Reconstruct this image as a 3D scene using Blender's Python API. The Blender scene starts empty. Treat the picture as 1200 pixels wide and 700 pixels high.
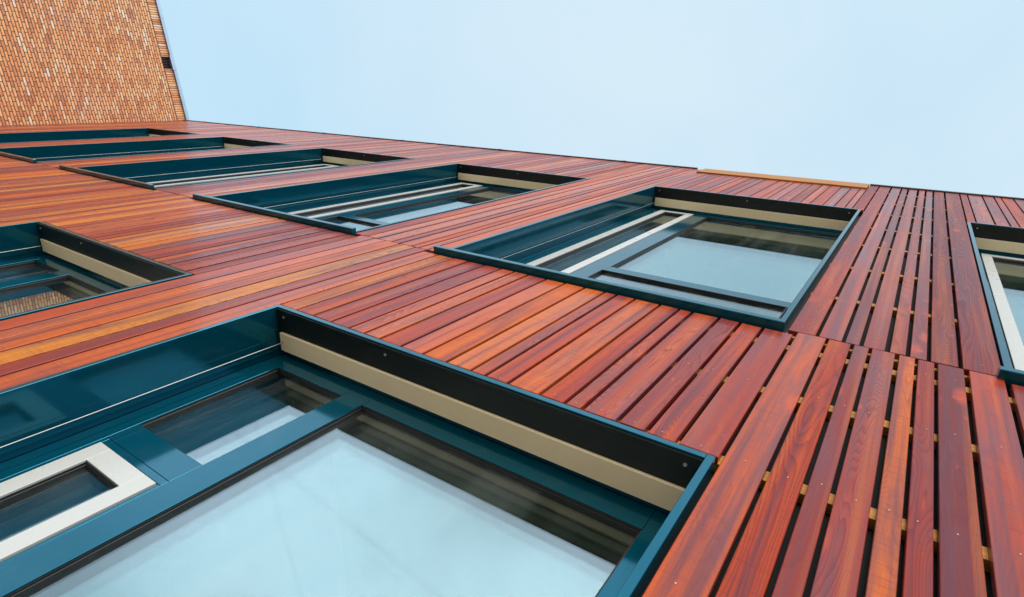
import bpy, math, random
from mathutils import Matrix, Vector
random.seed(11)
S = bpy.context.scene
COL = S.collection
Z0 = 1.55                      # eye height above the paving
R = math.radians

# ------------------------------------------------------------------ mesh helper
class MB:
    """collects boxes, boards and rods; build() links them as one mesh object"""
    def __init__(s): s.v=[]; s.f=[]; s.m=[]; s.c=[]
    def poly(s, vs, fs, mat=0, col=(0,0,0,1)):
        n=len(s.v); s.v+=vs
        for f in fs:
            s.f.append([n+i for i in f]); s.m.append(mat); s.c.append(col)
    def box(s, x0,x1,y0,y1,z0,z1, mat=0, col=(0,0,0,1)):
        vs=[(x,y,z) for z in (z0,z1) for y in (y0,y1) for x in (x0,x1)]
        s.poly(vs,[(0,2,3,1),(4,5,7,6),(0,1,5,4),(2,6,7,3),(0,4,6,2),(1,3,7,5)],mat,col)
    def cbox(s, x0,x1,y0,y1,z0,z1,c=.002, mat=0, col=(0,0,0,1)):
        """box whose front (low y) edges are chamfered all round"""
        vs=[(x0,y1,z0),(x1,y1,z0),(x1,y1,z1),(x0,y1,z1),
            (x0,y0+c,z0),(x1,y0+c,z0),(x1,y0+c,z1),(x0,y0+c,z1),
            (x0+c,y0,z0+c),(x1-c,y0,z0+c),(x1-c,y0,z1-c),(x0+c,y0,z1-c)]
        fs=[(0,3,2,1),(0,1,5,4),(1,2,6,5),(2,3,7,6),(3,0,4,7),(4,5,9,8),(5,6,10,9),(6,7,11,10),(7,4,8,11),(8,9,10,11)]
        s.poly(vs,fs,mat,col)
    def board(s, x0,x1,y0,y1,z0,z1,col,c=.003,tilt=0.0):
        s.n0=len(s.v); s.cbox(x0,x1,y0,y1,z0,z1,c,0,col)
        xm=(x0+x1)/2
        for i in range(s.n0,len(s.v)):
            x,y,z=s.v[i]; s.v[i]=(x,y+(x-xm)*tilt,z)
    def rod(s, p, q, r, n=8, mat=0):
        p=Vector(p); q=Vector(q); d=(q-p).normalized()
        a=d.orthogonal().normalized(); b=d.cross(a)
        vs=[]
        for o in (p,q):
            for i in range(n):
                t=2*math.pi*i/n; vs.append(tuple(o+a*r*math.cos(t)+b*r*math.sin(t)))
        fs=[(i,(i+1)%n,n+(i+1)%n,n+i) for i in range(n)]+[tuple(range(n-1,-1,-1)),tuple(range(n,2*n))]
        s.poly(vs,fs,mat)
    def build(s, name, mats, parent=None, zoff=Z0, attr=False, smooth=False):
        me=bpy.data.meshes.new(name)
        me.from_pydata([(x,y,z+zoff) for x,y,z in s.v],[],s.f)
        for m in (mats if isinstance(mats,(list,tuple)) else [mats]): me.materials.append(m)
        me.polygons.foreach_set('material_index',s.m)
        if attr:
            a=me.color_attributes.new('board','FLOAT_COLOR','CORNER')
            k=0; buf=[]
            for p,c in zip(me.polygons,s.c): buf+=list(c)*p.loop_total
            a.data.foreach_set('color',buf)
        me.update()
        o=bpy.data.objects.new(name,me); COL.objects.link(o)
        if parent: o.parent=parent
        return o

def empty(name, loc=(0,0,0), rz=0, parent=None):
    o=bpy.data.objects.new(name,None); COL.objects.link(o); o.location=loc; o.rotation_euler.z=rz
    o.empty_display_size=.2
    if parent: o.parent=parent
    return o
def tag(o,label=None,cat=None,group=None,kind=None):
    for k,v in (('label',label),('category',cat),('group',group),('kind',kind)):
        if v: o[k]=v
    return o

# ------------------------------------------------------------------ node helper
class NT:
    def __init__(s,name):
        s.mat=bpy.data.materials.new(name); s.mat.use_nodes=True
        s.t=s.mat.node_tree; s.t.nodes.clear()
        s.out=s.n('ShaderNodeOutputMaterial')
    def n(s,typ,**kw):
        nd=s.t.nodes.new(typ)
        for k,v in kw.items(): setattr(nd,k,v)
        return nd
    def put(s,inp,val):
        if val is None: return
        if hasattr(val,'is_linked') or isinstance(val,bpy.types.NodeSocket): s.t.links.new(val,inp)
        else: inp.default_value=val
    def m(s,op,a,b=None,c=None,clamp=False):
        nd=s.n('ShaderNodeMath',operation=op,use_clamp=clamp)
        for i,v in enumerate((a,b,c)): s.put(nd.inputs[i],v)
        return nd.outputs[0]
    def vm(s,op,a,b=None):
        nd=s.n('ShaderNodeVectorMath',operation=op)
        s.put(nd.inputs[0],a); s.put(nd.inputs[1],b)
        return nd.outputs[1] if op=='DOT_PRODUCT' else nd.outputs[0]
    def xyz(s,x=0.,y=0.,z=0.):
        nd=s.n('ShaderNodeCombineXYZ')
        for i,v in enumerate((x,y,z)): s.put(nd.inputs[i],v)
        return nd.outputs[0]
    def sep(s,v):
        nd=s.n('ShaderNodeSeparateXYZ'); s.put(nd.inputs[0],v); return nd.outputs
    def noise(s,vec,scale=1.,detail=3.,rough=.5,dist=0.):
        nd=s.n('ShaderNodeTexNoise'); s.put(nd.inputs['Vector'],vec)
        nd.inputs['Scale'].default_value=scale; nd.inputs['Detail'].default_value=detail
        nd.inputs['Roughness'].default_value=rough; nd.inputs['Distortion'].default_value=dist
        return nd.outputs[0]
    def ramp(s,fac,stops,interp='LINEAR'):
        nd=s.n('ShaderNodeValToRGB'); s.put(nd.inputs[0],fac)
        cr=nd.color_ramp; cr.interpolation=interp
        while len(cr.elements)<len(stops): cr.elements.new(.5)
        for e,(p,c) in zip(cr.elements,stops):
            e.position=p; e.color=(*c,1) if len(c)==3 else c
        return nd.outputs[0]
    def rng(s,v,a,b,c=0.,d=1.):
        nd=s.n('ShaderNodeMapRange',clamp=True); s.put(nd.inputs[0],v)
        for i,x in enumerate((a,b,c,d)): s.put(nd.inputs[i+1],x)
        return nd.outputs[0]
    def mix(s,fac,a,b,blend='MIX'):
        nd=s.n('ShaderNodeMix',data_type='RGBA',blend_type=blend)
        s.put(nd.inputs[0],fac)
        for i,v in ((6,a),(7,b)):
            if isinstance(v,tuple) and len(v)==3: v=(*v,1)
            s.put(nd.inputs[i],v)
        return nd.outputs[2]
    def bump(s,h,strength=.3,dist=.001):
        nd=s.n('ShaderNodeBump'); nd.inputs['Strength'].default_value=strength
        nd.inputs['Distance'].default_value=dist; s.put(nd.inputs['Height'],h); return nd.outputs[0]
    def pbr(s,col,rough=.5,metal=0.,spec=.5,coat=0.,coat_rough=.1,normal=None,ior=1.5):
        nd=s.n('ShaderNodeBsdfPrincipled')
        if isinstance(col,tuple) and len(col)==3: col=(*col,1)
        s.put(nd.inputs['Base Color'],col); s.put(nd.inputs['Roughness'],rough); s.put(nd.inputs['Metallic'],metal)
        s.put(nd.inputs['Specular IOR Level'],spec); s.put(nd.inputs['Coat Weight'],coat); s.put(nd.inputs['Coat Roughness'],coat_rough)
        nd.inputs['IOR'].default_value=ior
        s.put(nd.inputs['Normal'],normal)
        s.t.links.new(nd.outputs[0],s.out.inputs[0]); return nd
    def objco(s): return s.n('ShaderNodeTexCoord').outputs['Object']

def painted(name,col,rough=.2,spec=.5,coat=0.,metal=0.,dusty=.5):
    t=NT(name); co=t.objco()
    n=t.noise(co,9,4,.6); n2=t.noise(co,160,2,.5)
    dust=t.rng(t.noise(t.vm('MULTIPLY',co,(7.,7.,2.)),2.2,5,.65),.52,.8,0,.10)
    c=t.mix(t.m('MULTIPLY',n,.35*(dusty>.3)+.08),tuple(col),tuple(x*.72 for x in col))
    c=t.mix(t.m('MULTIPLY',dust,dusty),c,(.16,.17,.17))
    r=t.m('ADD',rough-.06,t.m('MULTIPLY',n,.13))
    t.pbr(c,r,metal,spec,coat,.06,t.bump(n2,.02,.0003))
    return t.mat

# --- stained, varnished boards
def wood_mat():
    t=NT('stained_cladding_wood')
    co=t.objco()
    at=t.n('ShaderNodeAttribute',attribute_name='board')
    r=t.sep(at.outputs['Vector'])
    off=t.xyz(t.m('MULTIPLY',r[0],61.),t.m('MULTIPLY',r[1],83.),t.m('MULTIPLY',r[2],47.))
    p=t.vm('ADD',co,off); ps=t.sep(p)
    # flat-sawn figure: contour lines of a stretched noise field
    fld=t.noise(t.vm('MULTIPLY',p,(9.,1.,1.1)),1.,1,.4)
    amp=t.rng(r[1],0.,1.,12.,70.)
    ln=t.m('ADD',t.m('MULTIPLY',fld,amp),t.m('MULTIPLY',ps[0],72.))
    ln=t.m('ADD',ln,t.m('MULTIPLY',t.noise(t.vm('MULTIPLY',p,(60.,1.,2.)),1.,2,.5),1.2))
    fr=t.m('FRACT',ln)
    ring=t.m('POWER',fr,2.2)                                   # slow light, abrupt dark latewood
    ring=t.m('MULTIPLY',ring,t.rng(fr,.93,1.,1.,0.))
    figw=t.rng(r[2],.1,.75,.25,1.)
    figw=t.m('MULTIPLY',figw,t.rng(t.noise(t.vm('MULTIPLY',p,(9.,1.,.9)),1.,2,.5),.3,.62,.35,1.))
    fib=t.noise(t.vm('MULTIPLY',p,(420.,1.,5.)),1.,3,.6)       # fine fibres
    strk=t.noise(t.vm('MULTIPLY',p,(22.,1.,.45)),1.,3,.55)     # long colour streaks
    pat=t.noise(t.vm('MULTIPLY',p,(9.,1.,1.3)),1.,5,.62)       # uneven stain
    saw=t.noise(t.vm('MULTIPLY',p,(7.,1.,230.)),1.,2,.5)       # band-saw marks across the grain
    base=t.ramp(r[0],[(0.,(.115,.011,.009)),(.3,(.215,.018,.006)),(.55,(.34,.040,.004)),(.78,(.42,.078,.005)),(1.,(.45,.145,.010))])
    c=t.mix(t.rng(strk,.50,.66,0,.8),base,t.mix(.35,base,(.50,.145,.02)))
    c=t.mix(t.rng(strk,.35,.48,.74,0.),c,(.075,.024,.036))
    c=t.mix(t.rng(pat,.48,.70,0,.75),c,(.095,.030,.044))        # purple-grey weathering
    c=t.mix(t.rng(pat,.22,.40,.55,0.),c,(.42,.050,.010))       # fresh red-orange stain
    c=t.mix(t.m('MULTIPLY',ring,t.m('MULTIPLY',figw,.9)),c,t.mix(.2,(.075,.014,.020),c))
    vo=t.n('ShaderNodeTexVoronoi'); t.put(vo.inputs['Vector'],t.vm('MULTIPLY',p,(7.,1.,2.4)))
    vo.inputs['Scale'].default_value=1.
    pres=t.m('GREATER_THAN',t.sep(vo.outputs['Color'])[0],.62)
    kn=t.m('MULTIPLY',t.rng(t.m('ADD',vo.outputs['Distance'],t.m('MULTIPLY',fib,.03)),.06,.10,1.,0.),pres)
    c=t.mix(t.m('MULTIPLY',kn,.8),c,(.10,.016,.012))
    c=t.mix(t.m('MULTIPLY',pres,t.rng(vo.outputs['Distance'],.10,.22,.45,0.)),c,(.50,.065,.012))
    c=t.mix(t.rng(fib,.5,.75,0,.36),c,(.12,.025,.02))
    c=t.mix(t.rng(saw,.52,.70,0,.36),c,(.11,.02,.022))
    spot=t.noise(t.vm('MULTIPLY',p,(26.,1.,11.)),1.,2,.5)
    c=t.mix(t.rng(spot,.70,.76,0,.35),c,(.46,.06,.015))         # small resin-red knots
    h=t.m('ADD',t.m('MULTIPLY',ring,t.m('MULTIPLY',figw,-.55)),t.m('ADD',t.m('MULTIPLY',fib,.8),t.m('MULTIPLY',saw,.8)))
    rough=t.m('ADD',.27,t.m('ADD',t.m('MULTIPLY',pat,.14),t.m('MULTIPLY',ring,t.m('MULTIPLY',figw,.22))))
    sheen=t.rng(t.m('FRACT',t.m('MULTIPLY',r[1],7.3)),0.,1.,.03,.55)
    sheen=t.m('MULTIPLY',sheen,t.rng(pat,.30,.65,.45,1.))
    sheen=t.m('MULTIPLY',sheen,t.m('SUBTRACT',1.,t.m('MULTIPLY',ring,t.m('MULTIPLY',figw,.85))))
    t.pbr(c,rough,0,.10,sheen,.15,t.bump(h,.55,.0012))
    return t.mat

def batten_mat():
    t=NT('raw_yellow_timber'); co=t.objco()
    n=t.noise(t.vm('MULTIPLY',co,(3.,60.,90.)),1.,4,.6)
    c=t.ramp(n,[(.3,(.36,.14,.015)),(.55,(.48,.21,.03)),(.75,(.54,.28,.05))])
    t.pbr(c,.6,0,.35,0,.1,t.bump(n,.2,.001)); return t.mat

def ochre_mat():
    t=NT('weathered_ochre_timber'); n=t.noise(t.vm('MULTIPLY',t.objco(),(3.,60.,70.)),1.,4,.6)
    t.pbr(t.ramp(n,[(.3,(.20,.070,.010)),(.7,(.35,.145,.024))]),.65,0,.3,0,.1,t.bump(n,.2,.001)); return t.mat

def brick_mat(name,bl,bh,joint,shift,jz=.0):
    """one colour per brick; local x runs along the wall, local z is up"""
    t=NT(name); co=t.sep(t.objco())
    v=t.m('DIVIDE',co[2],bh); row=t.m('FLOOR',v)
    u=t.m('ADD',t.m('DIVIDE',co[0],bl),t.m('MULTIPLY',row,shift))
    wob=t.n('ShaderNodeTexWhiteNoise',noise_dimensions='1D'); t.put(wob.inputs['W'],row)
    u=t.m('ADD',u,t.m('MULTIPLY',wob.outputs[0],.12))
    jit=t.noise(t.objco(),9.,3,.6)
    u=t.m('ADD',u,t.m('MULTIPLY',jit,.16)); v=t.m('ADD',v,t.m('MULTIPLY',t.m('SUBTRACT',jit,.5),.16))
    idx=t.m('FLOOR',u)
    def edge(f,w):
        fr=t.m('FRACT',f); return t.m('MINIMUM',t.m('DIVIDE',fr,w),t.m('DIVIDE',t.m('SUBTRACT',1.,fr),w))
    e=t.m('MINIMUM',edge(u,joint/bl),edge(v,joint/bh))
    brick=t.rng(t.m('ADD',e,t.m('MULTIPLY',t.m('SUBTRACT',t.noise(t.objco(),24.,3,.65),.5),1.3)),.45,.85)
    wn=t.n('ShaderNodeTexWhiteNoise',noise_dimensions='3D'); t.put(wn.inputs['Vector'],t.xyz(idx,row,3.7))
    tone=t.noise(t.objco(),5.,4,.7)
    wn2=t.n('ShaderNodeTexWhiteNoise',noise_dimensions='3D'); t.put(wn2.inputs['Vector'],t.xyz(idx,row,9.1))
    c=t.ramp(t.m('ADD',wn.outputs[0],t.m('MULTIPLY',t.m('SUBTRACT',tone,.5),.9),None,True),[(0.,(.46,.13,.045)),(.12,(.60,.185,.055)),(.34,(.74,.27,.08)),(.62,(.80,.34,.115)),(.86,(.82,.42,.185)),(.97,(.80,.52,.32)),(1.,(.80,.64,.50))])
    oc=t.objco()
    n=t.noise(oc,38,4,.65); big=t.noise(oc,1.1,4,.6)
    c=t.mix(t.rng(n,.40,.75,0,.55),c,(.66,.48,.38))
    c=t.mix(t.rng(big,.50,.72,0,.22),c,(.70,.56,.48))          # lime bloom in drifts
    c=t.mix(t.rng(n,.25,.45,.7,0.),c,(.22,.07,.035))
    mort=t.mix(n,(.06,.030,.02),(.22,.12,.08))
    c=t.mix(brick,mort,c)
    h=t.m('ADD',brick,t.m('ADD',t.m('MULTIPLY',n,.35),t.m('MULTIPLY',wn2.outputs[0],.25)))
    t.pbr(c,.85,0,.25,0,.1,t.bump(h,.8,.006)); return t.mat

def glass_mat():
    t=NT('coated_window_glass')
    g=t.n('ShaderNodeNewGeometry')
    c=t.m('ABSOLUTE',t.vm('DOT_PRODUCT',g.outputs['Normal'],g.outputs['Incoming']))
    f=t.m('POWER',t.m('SUBTRACT',1.,c),5.)
    f=t.m('ADD',.12,t.m('MULTIPLY',f,.88))
    tr=t.n('ShaderNodeBsdfTransparent'); tr.inputs[0].default_value=(.90,.95,.93,1)
    gl=t.n('ShaderNodeBsdfGlossy'); gl.inputs['Roughness'].default_value=.0; gl.inputs[0].default_value=(.84,.95,1.,1)
    mx=t.n('ShaderNodeMixShader'); t.put(mx.inputs[0],f)
    t.t.links.new(tr.outputs[0],mx.inputs[1]); t.t.links.new(gl.outputs[0],mx.inputs[2])
    co=t.objco()
    t.put(gl.inputs['Normal'],t.bump(t.noise(co,1.7,1,.4),.12,.004))
    di=t.n('ShaderNodeBsdfDiffuse'); di.inputs[0].default_value=(.62,.64,.64,1)
    drt=t.m('MULTIPLY',t.rng(t.noise(t.vm('MULTIPLY',co,(6.,1.,.7)),1.,5,.65,.6),.45,.75,.0,.035),t.rng(t.noise(co,2.3,4,.6),.35,.65,.2,1.))
    m2=t.n('ShaderNodeMixShader'); t.put(m2.inputs[0],drt)
    t.t.links.new(mx.outputs[0],m2.inputs[1]); t.t.links.new(di.outputs[0],m2.inputs[2])
    t.t.links.new(m2.outputs[0],t.out.inputs[0]); return t.mat

def simple(name,col,rough=.6,metal=0.,nscale=6.,var=.25,spec=.4):
    t=NT(name); n=t.noise(t.objco(),nscale,5,.6)
    c=t.mix(n,tuple(x*(1-var) for x in col),tuple(min(1,x*(1+var)) for x in col))
    t.pbr(c,rough,metal,spec,0,.1,t.bump(n,.1,.002)); return t.mat

M=dict(
  ochre=ochre_mat(), wood=wood_mat(), batten=batten_mat(), glass=glass_mat(),
  teal=painted('petrol_blue_lacquer',(.0005,.088,.136),.10,.35,.08,.6,.8),
  black=painted('near_black_lacquer',(.004,.005,.0045),.38,.35),
  cream=painted('cream_lacquer',(.94,.79,.53),.42,.35),
  white=painted('pale_grey_white_lacquer',(.40,.40,.38),.28,.45,0.,0.,.12),
  gasket=simple('black_rubber_gasket',(.005,.004,.004),.45),
  steel=simple('stainless_wire',(.42,.41,.38),.45,.5,40,.1),
  screw=simple('dull_screw_head',(.40,.30,.24),.45,.6,40,.1),
  membrane=simple('black_membrane',(.004,.004,.004),.75),
  plaster=simple('interior_plaster',(.40,.39,.37),.8),
  slab=simple('grey_floor_screed',(.22,.22,.21),.7),
  cap=simple('dark_roof_cap_metal',(.015,.022,.026),.35),
  zinc=simple('pale_zinc_sheet',(.34,.42,.52),.38,.55,3,.12),
  roofing=simple('grey_roofing_felt',(.10,.10,.10),.85),
  brick=brick_mat('orange_mixed_brick',.205,.0600,.013,.5),
  soldier=brick_mat('orange_soldier_brick',.0575,.212,.011,0.),
  paving=simple('pale_sand_paving',(.64,.57,.46),.85,0,.8,.3),
  hole=simple('dark_grille_metal',(.05,.03,.035),.5),
)

# ------------------------------------------------------------------ measures of the facade (z from eye height)
XEND=-16.2; XR=6.0
ROOF=8.375; JOINT=2.747; GROUND=-Z0
UZT=6.4065; UZB=2.765
UX=[-2.4155-2.8636*i for i in range(-1,5)]; UW=2.0526
LZT=1.5435; LZB=-1.05
LX=[-2.3784-2.8356*i for i in range(0,2)]; LW=2.0689

bld=tag(empty('timber_building'),'long building clad in red stained upright boards with petrol blue framed windows','building')

# ------------------------------------------------------------------ cladding
GAP=.0150
def columns(x0,x1,fixed=None):
    """board edges that fill x0..x1; ends fit exactly"""
    w=[]; tot=0
    while tot<(x1-x0)-.03:
        a=random.choice([.056,.086,.086,.114,.114]); w.append(a); tot+=a+GAP
    k=((x1-x0)-GAP*(len(w)-1))/sum(w)
    out=[]; x=x0
    for a in w: out.append((x,x+a*k)); x+=a*k+GAP
    return out

SCR=MB()
def board(mb,x0,x1,z0,z1,r0=None,rows=()):
    col=(random.random() if r0 is None else r0, random.random(), random.random(),1)
    y=random.uniform(-.0012,.0012); tilt=random.uniform(-.012,.012)
    mb.board(x0,x1,y,y+.024,z0+random.uniform(0,.003),z1-random.uniform(0,.003),col,.0018,tilt)
    xm=(x0+x1)/2
    for zr in rows:
        if z0+.02<zr<z1-.02:
            xs=xm+random.uniform(-.012,.012); zz=zr+random.uniform(-.012,.012)
            SCR.rod((xs,y-.0012+(xs-xm)*tilt,zz),(xs,y+.004,zz),.0023,7)

LROWS=[JOINT-.07]+[JOINT-.14-.56*k for k in range(1,8)]
LROWS[1:1]=[2.12]; LROWS=[2.60,2.128,1.585,1.02,.45,-.12,-.7,-1.25]
UROWS=[2.83,3.474,4.205,4.945,5.68,6.50,7.18,7.97]
UBAT=[2.752,3.474,4.205,4.945,5.68,6.47,7.18,7.97]

up=MB()
upper_r=[(-.332,-.222),(-.206,-.118),(-.103,-.050),(-.034,.045),(.064,.119),(.136,.193),(.208,.299),(.315,.441)]
for i,(a,b) in enumerate(upper_r):
    board(up,a,b,JOINT+.002,ROOF-.015,[.30,.34,.05,.2,.25,.1,.02,.08][i],UROWS)
# over the nearest window (these boards stop short of the roof edge)
board(up,-.437,-.345,UZT+.012,ROOF-.015,.35,UROWS)
TOPB=[-.442,-.506,-.599,-.699,-.816,-.901,-1.006,-1.119,-1.215,-1.279,-1.392,-1.551,-1.63,-1.72,-1.83,-1.89,-2.0,-2.09,-2.20,-2.26,-2.37,-2.43]
for b,a in zip(TOPB[:-1],TOPB[1:]):
    board(up,a+.005,b-.004,UZT+.012,ROOF-.405,random.uniform(.15,.6),UROWS[5:7]+[ROOF-.45])
# over and between the others
for a,b in [(.454,.512),(.524,.645),(.657,.748),(.760,.812),(.824,.918)]+columns(.930,UX[0]+UW):
    board(up,a,b,UZT+.012,ROOF-.015,random.uniform(.0,.5),UROWS)
for a,b in columns(UX[0]+UW+.014,XR): board(up,a,b,JOINT+.002,ROOF-.015,None,UROWS)
for i in range(1,6):
    xl=UX[i]; nxt=UX[i+1]+UW if i<5 else XEND
    for a,b in columns(nxt+.012,xl-.012): board(up,a,b,JOINT+.002,ROOF-.015,None if i>1 else random.uniform(.2,.8),UROWS)
    if i>1:
        for a,b in columns(xl,xl+UW): board(up,a,b,UZT+.012,ROOF-.015,None,UROWS)
up_o=up.build('cladding',[M['wood']],bld,attr=True)
tag(up_o,'red stained upright boards of the upper storey up to the roof edge')

lo=MB()
LOWB=[(-.291,-.177,.64),(-.164,-.080,.42),(-.066,-.012,.16),(.001,.083,.26),(.099,.153,.80),(.165,.219,.28),(.231,.315,.02),(.333,.441,.40)]
for a,b,c in LOWB: board(lo,a,b,-1.5,JOINT-.003,c,LROWS)
for a,b in columns(.460,XR): board(lo,a,b,-1.5,JOINT-.045,None,LROWS)
OVERA=[(-.425,-.303,.35),(-.526,-.436,.55),(-.623,-.536,.25),(-.752,-.635,.5),(-.819,-.763,.45),(-.917,-.828,.45),(-1.052,-.928,.72),(-1.152,-1.061,.5),(-1.222,-1.163,.65)]
for a,b,c in OVERA: board(lo,a+.002,b-.002,LZT+.012,JOINT-.045,c,LROWS)
for a,b in columns(LX[0],-1.233): board(lo,a,b,LZT+.012,JOINT-.045,random.uniform(.3,.95),LROWS)
def inwin(a,b): return any(x-.03<b and a<x+UW+.03 for x in UX)
for a,b in columns(LX[1]+LW+.012,LX[0]-.012):
    board(lo,a,b,-1.5,JOINT-(.045 if inwin(a,b) else .003),1. if a<-2.70<b else random.uniform(.25,.8),LROWS)
for a,b in columns(LX[1],LX[1]+LW): board(lo,a,b,LZT+.012,JOINT-(.045 if inwin(a,b) else .003),None,LROWS)
for a,b in columns(XEND,LX[1]-.012): board(lo,a,b,-1.5,JOINT-(.045 if inwin(a,b) else .003),None,LROWS)
lo_o=lo.build('cladding',[M['wood']],bld,attr=True)
tag(lo_o,'red stained upright boards of the lower storey below the board joint')
SCR.build('screws',[M['screw']],bld)['kind']='stuff'

# battens behind the boards, cut at the windows
def batten(z,wins):
    x=XEND
    for a,b in sorted(wins)+[(XR,XR)]:
        if a>x:
            mb=MB(); mb.box(x,a-.02 if a<XR else XR,.026,.058,z-.025,z+.025); mb.build('batten',[M['batten']],bld)
        x=b+.02
for z in UBAT: batten(z,[(x,x+UW) for x in UX] if UZB-.02<z<UZT+.03 else [])
for z in LROWS: batten(z,[(x,x+LW) for x in LX] if z<LZT+.03 else [])

# wall body behind, with the openings
wm=MB()
W0,W1=.060,.36
def band(z0,z1,wins):
    x=XEND
    for a,b in sorted(wins)+[(XR,XR)]:
        wm.box(x,a,W0,W1,z0,z1); x=b
band(GROUND,LZB,[]); band(LZB,LZT,[(x,x+LW) for x in LX]); band(LZT,UZB,[])
band(UZB,UZT,[(x,x+UW) for x in UX]); band(UZT,ROOF-.03,[])
wm.build('outer_wall',[M['membrane']],bld)

sh=MB()       # the other walls and the roof
D=9.
sh.box(XEND,XEND+.3,W1,D,GROUND,ROOF-.25); sh.box(XR-.3,XR,W1,D,GROUND,ROOF-.25); sh.box(XEND+.3,XR-.3,D-.3,D,GROUND,ROOF-.25)
sh.build('rear_wall',[M['plaster']],bld)
rf=MB(); rf.box(XEND,XR,W1,D,ROOF-.25,ROOF-.05); rf.build('roof',[M['roofing']],bld)
fl=MB()
fl.box(XEND+.3,XR-.3,W1,D-.3,2.0,2.35); fl.box(XEND+.3,XR-.3,W1,D-.3,-1.4,-1.15)
for x in [.1+(-2.8636)*i for i in range(-1,6)]: pass
fl.build('floor_slab',[M['slab']],bld)
pw=MB()
for i in range(0,6):
    x=UX[i]-.40; pw.box(x-.06,x+.06,W1+.002,4.2,2.352,ROOF-.252)
pw.box(XEND+.302,XR-.302,4.2,4.35,2.352,ROOF-.252)
for i in range(0,2):
    x=LX[i]-.38; pw.box(x-.06,x+.06,W1+.002,4.2,-1.148,1.998)
pw.box(XEND+.302,XR-.302,4.2,4.35,-1.148,1.998)
pw.build('inner_wall',[M['plaster']],bld)

cp=MB()
cp.cbox(XEND,-2.56,-.016,.40,ROOF-.012,ROOF+.030,.004)
for x in [-15.2+2.3*i for i in range(6)]+[1.1,3.4]: cp.cbox(x,x+.06,-.0195,-.016,ROOF-.015,ROOF+.033,.001)
cp.cbox(-.440,XR,-.016,.40,ROOF-.012,ROOF+.030,.004)
cp.box(-2.56,-.440,.034,.40,ROOF-.012,ROOF+.026)
cp.build('roof_edge_cap',[M['cap']],bld)
fb=MB(); fb.cbox(-2.44,-.446,-.018,.030,ROOF-.40,ROOF-.016,.003); fb.box(-2.44,-.446,-.016,.033,ROOF-.0155,ROOF-.004,1) 
tag(fb.build('fascia_board',[M['ochre'],M['cap']],bld),'bare yellow timber board where the roof edge cap is missing')

# ------------------------------------------------------------------ windows
YF=.237
def ring(mb,x0,x1,z0,z1,w,y0,y1,mat=0,c=.0015,seam=.0012):
    mb.cbox(x0,x0+w,y0,y1,z0,z1,c,mat); mb.cbox(x1-w,x1,y0,y1,z0,z1,c,mat)
    mb.cbox(x0+w+seam,x1-w-seam,y0,y1,z1-w,z1,c,mat); mb.cbox(x0+w+seam,x1-w-seam,y0,y1,z0,z0+w,c,mat)
def glazing(par,x0,x1,z0,z1,yf=YF,flush=False):
    g=MB(); g0=.008
    if flush: yf-=.026
    ring(g,x0,x1,z0,z1,g0,yf+.010,yf+.084,0,.0015,0.)
    if not flush: g.box(x0+.001,x0+.004,yf+.004,yf+.0095,z0,z1); g.box(x1-.004,x1-.001,yf+.004,yf+.0095,z0,z1); g.box(x0+.005,x1-.005,yf+.004,yf+.0095,z1-.004,z1-.001)
    g.build('gasket',[M['gasket']],par)
    p=MB()
    for y in ((yf+.030,yf+.052) if flush else (yf+.022,yf+.046,yf+.070)): p.box(x0+.003,x1-.003,y,y+.004,z0+.003,z1-.003)
    p.build('glass_pane',[M['glass']],par)
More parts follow.
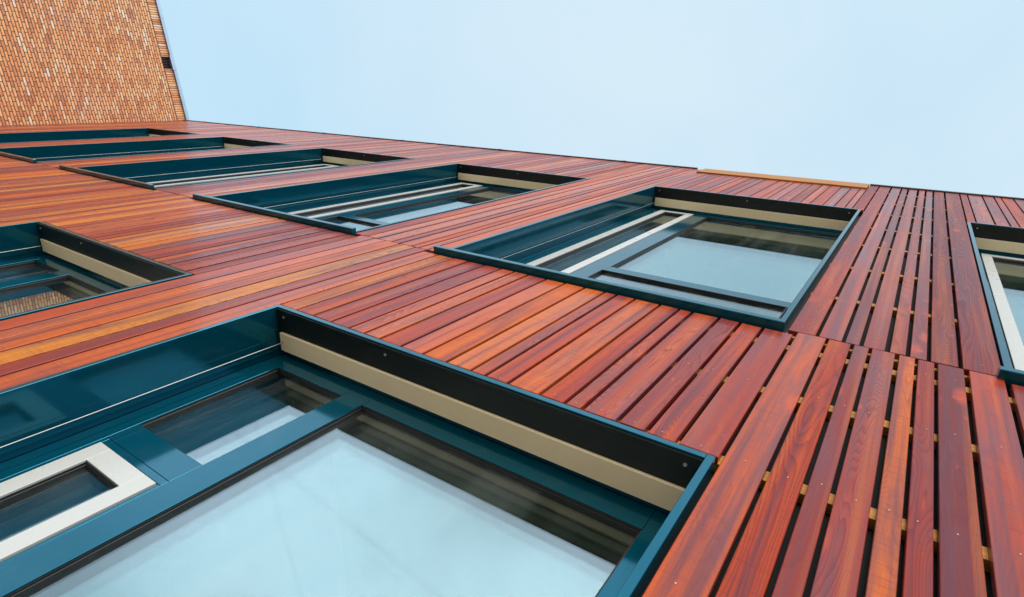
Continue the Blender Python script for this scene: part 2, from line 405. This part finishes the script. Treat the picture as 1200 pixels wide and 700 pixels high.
def window(xl,w,zb,zt,upper,label):
    xr=xl+w; T=.024; F=-.006
    s=MB()
    s.cbox(xl,xl+T,F,YF-.002,zb,zt,.0012); s.cbox(xr-T,xr,F,YF-.002,zb,zt,.0012)
    s.cbox(xl+T+.0008,xr-T-.0008,F,YF-.002,zt-T,zt,.0012)
    s.box(xl+T,xl+T+.006,.200,.206,zb+.03,zt-.05)              # folded rib down the jamb
    if not upper: s.cbox(xl+T,xr-T,F,YF-.002,zb,zb+T,.003)
    win=tag(s.build('window',[M['teal']],bld),label)
    if upper:
        q=MB(); q.cbox(xl-.03,xr+.012,-.040,YF-.002,zb-.042,zb-.003,.003); q.build('sill',[M['teal']],win)
    h=MB(); h.box(xl+T+.002,xr-T-.002,.002,.019,zt-T-.0075,zt-T-.001); h.box(xl+T+.002,xr-T-.002,.0205,.114,zt-T-.006,zt-T-.001)
    hs=[xl+.075,xl+w*.36,xr-.075] if not upper else [xl+.08,xl+w*.5,xr-.09]
    for x in hs: h.rod((x,.035,zt-T-.010),(x,.035,zt-T-.004),.006,10,1)
    h.build('head_lining',[M['black'],M['steel']],win)
    b=MB(); b.cbox(xl+T+.018,xr-T-.012,.117,.208,zt-T-.016,zt-T-.002,.002)
    b.cbox(xr-T-.0118,xr-T-.004,.118,.207,zt-T-.0165,zt-T-.002,.001,1)
    b.rod((xl+T+.034,.165,zt-T-.0175),(xl+T+.034,.165,zt-T-.012),.004,8,1)
    b.build('blind_rail',[M['cream'],M['gasket']],win)
    c=MB(); c.rod((xl+T+.034,.165,zb+.005),(xl+T+.034,.165,zt-T-.0177),.0016,6); c.build('guide_wire',[M['steel']],win)
    # fixed frame
    f=MB(); a0,a1=YF,YF+.085; k=.0010; g=.0010
    x0=xl+T+.001; x1=xr-T-.001; z0=zb+.001; z1=zt-T-.001
    def B(p,q,r,t): f.cbox(p,q,a0,a1,r,t,k)
    if upper:
        sl,sr,st=xl+.147,xl+.519,zt-.105; bl,br,bt=xl+.672,xl+1.936,zt-.118
        bb=zt-2.505; lt=zt-2.655; fb=zb+.10
        B(x0,sl-.002,z0,z1); B(sl,bl-g,st+.002,z1); B(sr+.002,bl-g,z0,st); B(bl,x1,bt,z1)
        B(br,x1,z0,bt-g); B(bl,br-g,lt,bb); B(bl,br-g,z0,fb); sb=zb+.05
        B(sl,sr,z0,sb-.004)
    else:
        lx0,lx1,lz1,lz0=xl+.134,xl+.574,zt-.129,zt-.731
        sl,sr,st=xl+.160,xl+.556,zt-.871; bl,br,bt=xl+.699,xl+1.923,zt-.131; bb=zb+.13; sb=zb+.10
        B(x0,lx0,z0,z1); B(lx0+g,lx1-g,lz1,z1); B(lx1,bl,z0,z1); B(bl+g,br-g,bt,z1); B(br,x1,z0,z1)
        B(lx0+g,lx1-g,st+.03,lz0); B(sl-.002,lx1-g,st+.003,st+.029); B(lx0+g,sl-.003,z0,st+.029)
        B(sr+.003,lx1-g,z0,st+.002); B(sl,sr,z0,sb-.004); B(bl+g,br-g,z0,bb)
    f.build('fixed_frame',[M['teal']],win)
    if not upper: glazing(win,lx0,lx1,lz0,lz1)
    glazing(win,bl,br,bb,bt)
    if upper: glazing(win,bl+.001,br-.001,fb+.001,lt-.001,YF,True)
    # opening sash
    sp=.070 if upper else .077; sy=YF-.006
    sa=MB(); ring(sa,sl+.002,sr-.002,sb,st-.001,sp,sy,sy+.075,0,.0015,.0006)
    sa.build('sash',[M['white']],win)
    glazing(win,sl+sp+.002,sr-sp-.002,sb+sp,st-sp-.001,sy+.004)
    return win
UL=['upper window beyond the bare board joint at the right edge of the photo',
    'upper window below the bare yellow fascia board, its whole opening in view',
    'upper window second nearest, left of the one below the yellow fascia board',
    'third upper window along, a thin sliver of sky in its glass',
    'fourth upper window along with its dark sill and mostly navy jamb',
    'farthest upper window beside the orange brick wall']
for x,l in zip(UX,UL): window(x,UW,UZB,UZT,True,l)
window(LX[0],LW,LZB,LZT,False,'large lower window nearest the viewer with a white sash and a small top light')
window(LX[1],LW,LZB,LZT,False,'lower window reflecting the orange brick wall in its glass')

# ------------------------------------------------------------------ brick building at the far end
BZ=8.45
ang=math.atan2(-.98074,-.19531)
bb_=tag(empty('brick_building',(-16.2175,0,0),ang),'tall orange brick building standing at right angles to the timber facade, pale metal roof edge','building')
# local +x along the wall away from the facade, local +y is the side that faces the timber building's front
L=8.; HV=(1.28,1.58)
b=MB(); b.box(-.9,L,-7,0,GROUND,BZ-.212)
b.build('wall',[M['brick']],bb_,zoff=Z0)
so=MB(); so.box(-.9,HV[0],-.5,.004,BZ-.212,BZ-.002); so.box(HV[1],L,-.5,.004,BZ-.212,BZ-.002); so.box(HV[0],HV[1],-.5,-.11,BZ-.212,BZ-.002)
o=so.build('soldier_course',[M['soldier']],bb_,zoff=0); o.location.z=Z0+BZ-.212
for v in o.data.vertices: v.co.z-=(BZ-.212)
v=MB()
for i in range(7): v.box(HV[0]+.012+i*.040,HV[0]+.026+i*.040,-.10,-.035,BZ-.205,BZ-.03)
v.box(HV[0]+.002,HV[1]-.002,-.108,-.101,BZ-.21,BZ-.004)
v.build('overflow_grille',[M['hole']],bb_)
c=MB(); c.cbox(-.9,L,-.48,.055,BZ,BZ+.075,.004)
c.cbox(HV[0]-.03,HV[1]+.03,.0555,.068,BZ-.02,BZ+.05,.003)
for i in range(4): c.cbox(.4+i*2.1,.47+i*2.1,.0553,.059,BZ+.002,BZ+.073,.001)
cc=c.build('coping',[M['zinc']],bb_)
r=MB(); r.box(-.9,L,-7,-.5,BZ-.211,BZ-.05); r.build('roof',[M['roofing']],bb_)

# ------------------------------------------------------------------ ground
g=MB(); g.poly([(-400,-400,0),(400,-400,0),(400,400,0),(-400,400,0)],[(0,1,2,3)])
tag(g.build('ground',[M['paving']],None,zoff=0.),'pale paved ground in front of the facade','ground',kind='structure')

# ------------------------------------------------------------------ light
GLOW=.35
LINES=[((.4455,.0902,.8907),.004),((.0918,.5329,.8412),.006)]
SUN_EL=R(17); SUN_AZ=R(166)      # azimuth clockwise from +Y, so a low hazy sun stands behind the viewer's right shoulder
w=bpy.data.worlds.new('World'); S.world=w; w.use_nodes=True
nt=w.node_tree; nt.nodes.clear()
sky=nt.nodes.new('ShaderNodeTexSky'); sky.sky_type='NISHITA'; sky.sun_disc=False
sky.sun_elevation=SUN_EL; sky.sun_rotation=SUN_AZ; sky.air_density=1.0; sky.dust_density=2.2; sky.ozone_density=1.2
mx=nt.nodes.new('ShaderNodeMix'); mx.data_type='RGBA'; mx.inputs[0].default_value=.70
nt.links.new(sky.outputs[0],mx.inputs[6]); mx.inputs[7].default_value=(3.6,5.7,7.0,1)
# the thin cloud in front of the facade glows brighter than the sky overhead
tc=nt.nodes.new('ShaderNodeTexCoord')
dt=nt.nodes.new('ShaderNodeVectorMath'); dt.operation='DOT_PRODUCT'; dt.inputs[1].default_value=Vector((.10,-.94,.32)).normalized()
nt.links.new(tc.outputs['Generated'],dt.inputs[0])
def wmath(op,a,b):
    n=nt.nodes.new('ShaderNodeMath'); n.operation=op
    for i,v in enumerate((a,b)):
        if isinstance(v,(int,float)): n.inputs[i].default_value=v
        else: nt.links.new(v,n.inputs[i])
    return n.outputs[0]
gw=wmath('POWER',wmath('MAXIMUM',dt.outputs['Value'],0.),4.)
sc=nt.nodes.new('ShaderNodeVectorMath'); sc.operation='SCALE'
sc.inputs[0].default_value=(GLOW*8.0,GLOW*6.6,GLOW*5.2); nt.links.new(gw,sc.inputs['Scale'])
ad=nt.nodes.new('ShaderNodeVectorMath'); ad.operation='ADD'
vn=nt.nodes.new('ShaderNodeTexNoise'); vn.inputs['Scale'].default_value=1.5; vn.inputs['Detail'].default_value=6; vn.inputs['Roughness'].default_value=.55; vn.inputs['Distortion'].default_value=.5
nt.links.new(tc.outputs['Generated'],vn.inputs['Vector'])
sx=nt.nodes.new('ShaderNodeSeparateXYZ'); nt.links.new(tc.outputs['Generated'],sx.inputs[0])
ve=nt.nodes.new('ShaderNodeMapRange'); ve.clamp=True
ve.inputs[1].default_value=.38; ve.inputs[2].default_value=1.15; ve.inputs[3].default_value=0.; ve.inputs[4].default_value=.8
nt.links.new(wmath('ADD',wmath('MULTIPLY',sx.outputs[2],.45),wmath('MULTIPLY',vn.outputs[0],.75)),ve.inputs[0])
hz=nt.nodes.new('ShaderNodeMix'); hz.data_type='RGBA'
nt.links.new(ve.outputs[0],hz.inputs[0]); nt.links.new(mx.outputs[2],hz.inputs[6]); hz.inputs[7].default_value=(5.1,5.5,5.8,1)
vc=nt.nodes.new('ShaderNodeTexNoise'); vc.inputs['Scale'].default_value=1.9; vc.inputs['Detail'].default_value=5; vc.inputs['Roughness'].default_value=.5
nt.links.new(tc.outputs['Generated'],vc.inputs['Vector'])
def wrange(v,a,b,c=0.,d=1.):
    n=nt.nodes.new('ShaderNodeMapRange'); n.clamp=True; n.interpolation_type='SMOOTHSTEP'
    nt.links.new(v,n.inputs[0])
    for i,x in enumerate((a,b,c,d)): n.inputs[i+1].default_value=x
    return n.outputs[0]
front=wmath('MULTIPLY',wrange(sx.outputs[1],-.12,-.5),wrange(sx.outputs[2],.98,.75))
cl=wmath('MULTIPLY',wrange(vc.outputs[0],.30,.62,.35,1.),.9)
for nrm,wd in LINES:
    cd_=nt.nodes.new('ShaderNodeVectorMath'); cd_.operation='DOT_PRODUCT'; cd_.inputs[1].default_value=nrm
    nt.links.new(tc.outputs['Generated'],cd_.inputs[0])
    cl=wmath('ADD',cl,wrange(wmath('ABSOLUTE',cd_.outputs['Value'],0.),wd,wd*.2,0.,-.10))
cz=nt.nodes.new('ShaderNodeMix'); cz.data_type='RGBA'
nt.links.new(wmath('MULTIPLY',cl,front),cz.inputs[0]); nt.links.new(hz.outputs[2],cz.inputs[6]); cz.inputs[7].default_value=(10.2,12.2,14.4,1)
nt.links.new(cz.outputs[2],ad.inputs[0]); nt.links.new(sc.outputs[0],ad.inputs[1])
bg=nt.nodes.new('ShaderNodeBackground'); bg.inputs[1].default_value=.12
wo=nt.nodes.new('ShaderNodeOutputWorld')
nt.links.new(ad.outputs[0],bg.inputs[0]); nt.links.new(bg.outputs[0],wo.inputs[0])
sd=Vector((math.sin(SUN_AZ)*math.cos(SUN_EL),math.cos(SUN_AZ)*math.cos(SUN_EL),math.sin(SUN_EL)))
ld=bpy.data.lights.new('sun','SUN'); ld.energy=2.1; ld.angle=R(42); ld.color=(1.,.93,.83)
lo_=bpy.data.objects.new('sun',ld); COL.objects.link(lo_); lo_.rotation_euler=sd.to_track_quat('Z','Y').to_euler(); lo_.location=(5,-5,15)

# ------------------------------------------------------------------ camera
RM=[[0.824476,0.210045,-0.525472],[-0.024537,0.94096,0.337628],[0.565365,-0.265473,0.780952]]
m=Matrix([[RM[i][0],-RM[i][1],-RM[i][2],(0,-1,Z0)[i]] for i in range(3)]+[[0,0,0,1]])
cd=bpy.data.cameras.new('camera'); cd.sensor_width=36; cd.lens=686.01/1200*36; cd.clip_end=2000; cd.clip_start=.02
cam=bpy.data.objects.new('camera',cd); COL.objects.link(cam); cam.matrix_world=m; S.camera=cam

S.view_settings.view_transform='Standard'; S.view_settings.look='None'; S.view_settings.gamma=1; S.view_settings.exposure=.5
S.cycles.max_bounces=14; S.cycles.transparent_max_bounces=24; S.cycles.glossy_bounces=6
S.cycles.caustics_reflective=False; S.cycles.use_denoising=True
